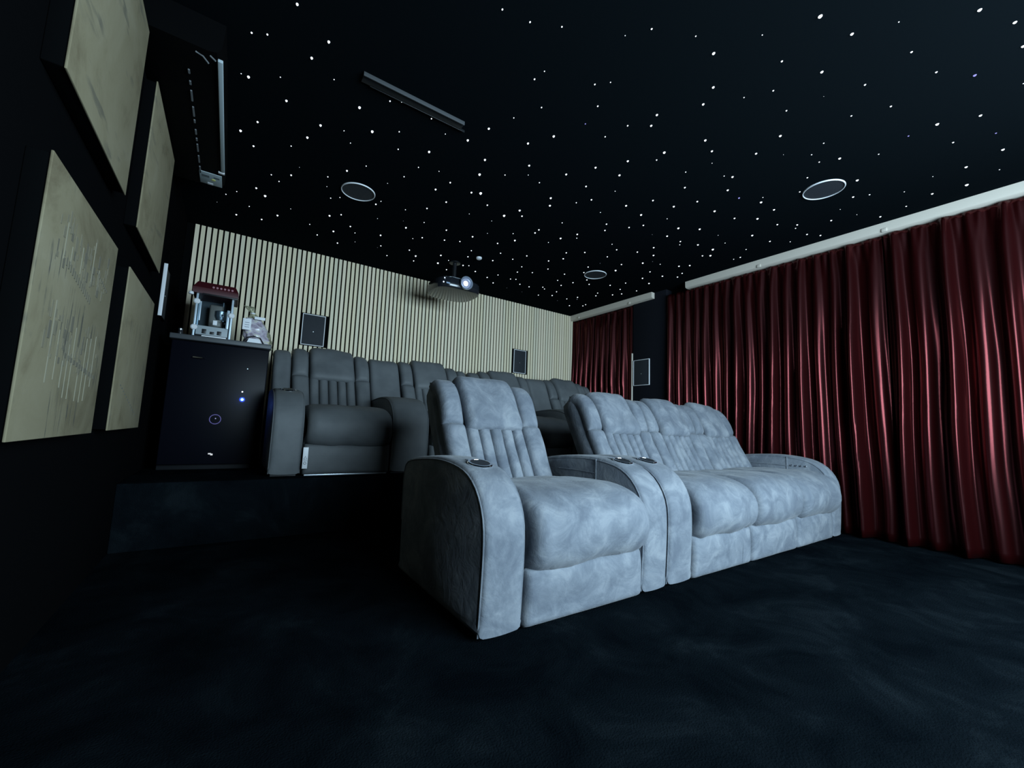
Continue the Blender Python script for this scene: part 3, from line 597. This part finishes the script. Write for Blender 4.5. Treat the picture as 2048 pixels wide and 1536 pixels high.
bl_ = bpy.data.lights.new('blue_glow', 'POINT'); bl_.energy = .25; bl_.color = (.08, .2, 1); bl_.shadow_soft_size = .01
bo = bpy.data.objects.new('blue_glow', bl_); COL.objects.link(bo); bo.location = (.074, FY-.025, .893)

TZ = FT+.038
pop_red = mat('popcorn_red', (.055, .006, .010), .45); glass = mat('clear_pane', (.85, .92, .95), .04, Transmission_Weight=.0)
# thin clear acrylic: mostly see-through with a real gloss
nt = glass.node_tree; tr = nt.nodes.new('ShaderNodeBsdfTransparent'); tr.inputs[0].default_value = (.86, .92, .95, 1)
gl = nt.nodes.new('ShaderNodeBsdfGlossy'); gl.inputs['Roughness'].default_value = .06
fr_ = nt.nodes.new('ShaderNodeFresnel'); mx = nt.nodes.new('ShaderNodeMixShader')
nt.links.new(fr_.outputs[0], mx.inputs[0]); nt.links.new(tr.outputs[0], mx.inputs[1]); nt.links.new(gl.outputs[0], mx.inputs[2]); nt.links.new(mx.outputs[0], nt.nodes['Material Output'].inputs[0])
root = empty('popcorn_machine', (-.165, 4.0, TZ), 'red-roofed popcorn machine with clear sides on top of the fridge', 'popcorn machine')
hw, hd = .112, .115
sil = mat('pale_metal', (.5, .6, .68), .35, .3)
MB().box((-hw, -hd, .0), (hw, hd, .035), .004).out('base', black_plastic, root)
tray = MB().box((-hw+.012, -hd+.006, .035), (hw-.012, -hd+.012, .105), .002).out('base_panel', mat('frosted_panel', (.32, .36, .38), .5), root)
for q, h in ((-.05, .035), (.0, .02), (.045, .03)): MB().box((q-.012, -hd+.001, .045), (q+.015, -hd+.006, .045+h), .002).out('vent_slot', black_plastic, tray)
for sx in (-1, 1):
    for sy2 in (-1, 1):
        p = MB().box((sx*hw-.007, sy2*hd-.007, .02), (sx*hw+.007, sy2*hd+.007, .36), .003).out('post', sil, root)
        if sy2 < 0:
            for hz in ((.085, .285) if sx < 0 else (.21,)):
                MB().lathe([(.021, 0), (.021, .008), (.014, .014)], (sx*hw, -hd-.005, hz), 'y', 20).out('hinge', white_plastic, p)
MB().box((hw-.03, -hd-.004, .10), (hw-.012, -hd+.004, .25), .003).out('door_stile', sil, root)
MB().box((-hw+.02, -hd-.004, .14), (-hw+.03, -hd+.004, .29), .003).out('door_stile', sil, root)
MB().box((-hw+.008, -hd-.001, .105), (hw-.008, -hd+.001, .35)).out('front_pane', glass, root, False)
for sx in (-1, 1): MB().box((sx*hw-.001, -hd+.008, .04), (sx*hw+.001, hd-.008, .35)).out('side_pane', glass, root, False)
MB().box((-hw+.008, hd-.004, .04), (hw-.008, hd-.001, .35)).out('back_panel', mat('back_panel_grey', (.05, .055, .06), .4), root)
MB().box((-.035, -.02, .12), (.055, .06, .30), .012).out('chute', mat('bronze_chute', (.28, .22, .18), .45, .3), root)
ke = MB().lathe([(.035, .15), (.046, .18), (.046, .22), (.04, .225)], (.04, .0, .03), n=28).out('kettle', steel, root)
MB().tube([(.05, 0, .25), (.05, 0, .33)], .006).out('kettle_arm', steel, ke)
MB().box((.0, -hd-.004, .120), (.026, -hd+.002, .155), .001).out('price_card', paper, root)
cr = MB()
random.seed(11)
for q in range(8): cr.lathe([(.001, .008), (.007, .003), (.007, -.003), (.001, -.008)], (.07+random.uniform(-.02, .03), -.08+random.uniform(-.02, .02), .11+.018*q), n=8)
cr.out('beads', steel, root)['kind'] = 'stuff'
# roof: wide canopy with sloping sides
rv = []; 
for z, sx, sy2 in ((.345, .142, .150), (.365, .146, .153), (.390, .143, .149), (.440, .122, .105), (.446, .116, .10)):
    rv.append([Vector((a*sx, b*sy2, z)) for a, b in ((-1, -1), (1, -1), (1, 1), (-1, 1))])
v = [p for r in rv for p in r]; f = [(0, 3, 2, 1), (16, 17, 18, 19)]
for j in range(4):
    for k in range(4): f.append((j*4+k, j*4+(k+1) % 4, (j+1)*4+(k+1) % 4, (j+1)*4+k))
roof = link('roof', v, f, pop_red, root, True, 30)
for q in range(6): MB().lathe([(.008, 0), (.008, .005), (.004, .008)], (-.02+.024*q, -.139, .405), 'y', 12).out('roof_lamp', mat('lamp_pink_%d' % q, (.4, .2, .23), .3), roof)
MB().box((-.08, -.156, .337), (.142, -.151, .347), .001).out('gutter', black_plastic, roof)
MB().lathe([(.014, .0), (.017, .008), (.014, .02), (.001, .024)], (-.150, -.145, .325), n=16).out('corner_knob', white_plastic, root)
# small things on the worktop
o = MB().box((-.075, -.006, 0), (.075, .006, .013), .002).out('label_strip', white_plastic); o.location = (-.145, 3.775, TZ); tag(o, 'slim white strip lying in front of the popcorn machine', 'strip')
o.rotation_euler = (0, 0, -.03)
root = empty('glass_jar', (-.345, 3.80, TZ), 'tiny jar with pale lid at the left end of the fridge top', 'jar')
MB().lathe([(.014, 0), (.016, .02), (.012, .034)], (0, 0, 0), n=16).out('body', black_plastic, root); MB().lathe([(.013, .034), (.013, .044), (.008, .048)], (0, 0, 0), n=16).out('lid', steel, root)

def crumple(name, m, parent, secs, seed, amp, n=44, nz=34):
    """soft bag: secs = list of (z, half width, half depth, x shift)"""
    v = []; f = []
    for j in range(nz):
        t = j/(nz-1)*(len(secs)-1); i = min(int(t), len(secs)-2); q = t-i; q = q*q*(3-2*q)
        z, a, b, sh = [secs[i][k]*(1-q)+secs[i+1][k]*q for k in range(4)]
        for k in range(n):
            an = 2*PI*k/n; x, y = a*math.cos(an), b*math.sin(an)
            d = 1+amp*noise.noise(Vector((math.cos(an)*2.2, math.sin(an)*2.2, z*26+seed)))*1.8 + amp*.8*noise.noise(Vector((math.cos(an)*6, math.sin(an)*6, z*60+seed)))
            v.append(Vector((sh+x*d, y*d, z)))
    for j in range(nz-1):
        for k in range(n): f.append((j*n+k, j*n+(k+1) % n, (j+1)*n+(k+1) % n, (j+1)*n+k))
    f.append(tuple(range(n))[::-1]); f.append(tuple(range((nz-1)*n, nz*n)))
    return link(name, v, f, m, parent)
foil = mat('clear_snack_bag', (.42, .40, .38), .28, spec=.6)
v = coords(foil); lk(foil, ramp(foil, noise_tex(foil, v, 16, 4, .6, 1.2), [(.34, (.16, .14, .16)), (.45, (.42, .36, .44)), (.56, (.58, .56, .58)), (.66, (.62, .58, .36))]), bc(foil))
gold = mat('olive_snack_bag', (.30, .30, .2), .3, .3)
v = coords(gold); lk(gold, ramp(gold, noise_tex(gold, v, 22, 4, .6, 1.5), [(.35, (.10, .10, .07)), (.5, (.34, .34, .22)), (.65, (.66, .62, .42))]), bc(gold))
root = empty('snack_bag', (.130, 3.93, TZ), 'crinkled pinkish snack bag with white label, right of the popcorn machine', 'bag', 'snack bags on the fridge')
crumple('pouch', foil, root, [(0, .085, .05, .0), (.05, .092, .055, .0), (.14, .082, .045, -.015), (.20, .060, .032, -.03), (.225, .05, .02, -.035)], 2, .11)
MB().box((-.105, -.072, .115), (-.048, -.068, .205), .001).out('label_card', paper, root)
MB().box((-.03, -.052, .212), (.045, -.044, .236), .003).out('white_band', paper, root)
pr = MB()
for q in range(3): pr.box((-.090, -.0735, .135+.018*q), (-.060, -.0718, .140+.018*q))
pr.out('label_print', mat('card_ink', (.25, .27, .3), .6), root, False)['kind'] = 'stuff'
root = empty('snack_bag', (.160, 4.055, TZ), 'olive and gold crinkled bag with a twisted top, behind the white-labelled bag', 'bag', 'snack bags on the fridge')
crumple('pouch', gold, root, [(0, .078, .05, .012), (.07, .080, .05, .008), (.17, .068, .04, -.02), (.26, .040, .024, -.055), (.295, .016, .014, -.07), (.335, .034, .012, -.09), (.350, .038, .008, -.10)], 8, .14)
MB().lathe([(.017, 0), (.019, .006), (.017, .012)], (-.069, 0, .286), n=16).out('tie', paper, root)
root = empty('snack_box', (.115, 3.845, TZ), 'low white snack carton with black handle in front of the bags', 'box')
v = [Vector(q) for q in ((-.055, -.025, 0), (.055, -.025, 0), (.055, .03, 0), (-.055, .03, 0), (-.038, -.018, .045), (.028, -.018, .045), (.028, .02, .045), (-.038, .02, .045))]
link('carton', v, [(0, 3, 2, 1), (4, 5, 6, 7), (0, 1, 5, 4), (1, 2, 6, 5), (2, 3, 7, 6), (3, 0, 4, 7)], paper, root, False)
MB().tube([(-.072, -.03, .006), (-.052, -.032, .045), (-.01, -.032, .062), (.035, -.03, .052), (.062, -.028, .008)], .006).out('handle', black_plastic, root)

# ---------------------------------------------------------------- screen behind the camera
root = empty('cinema_screen', (SCREEN['x'], YF, SCREEN['z']), 'wide projection screen on the front wall behind the camera', 'screen')
MB().box((-1.55, 0, -.89), (1.55, .05, .89), .006).out('frame', black_plastic, root)
MB().box((-1.5, .05, -.84), (1.5, .056, .84)).out('screen_surface', white_paint, root, False)
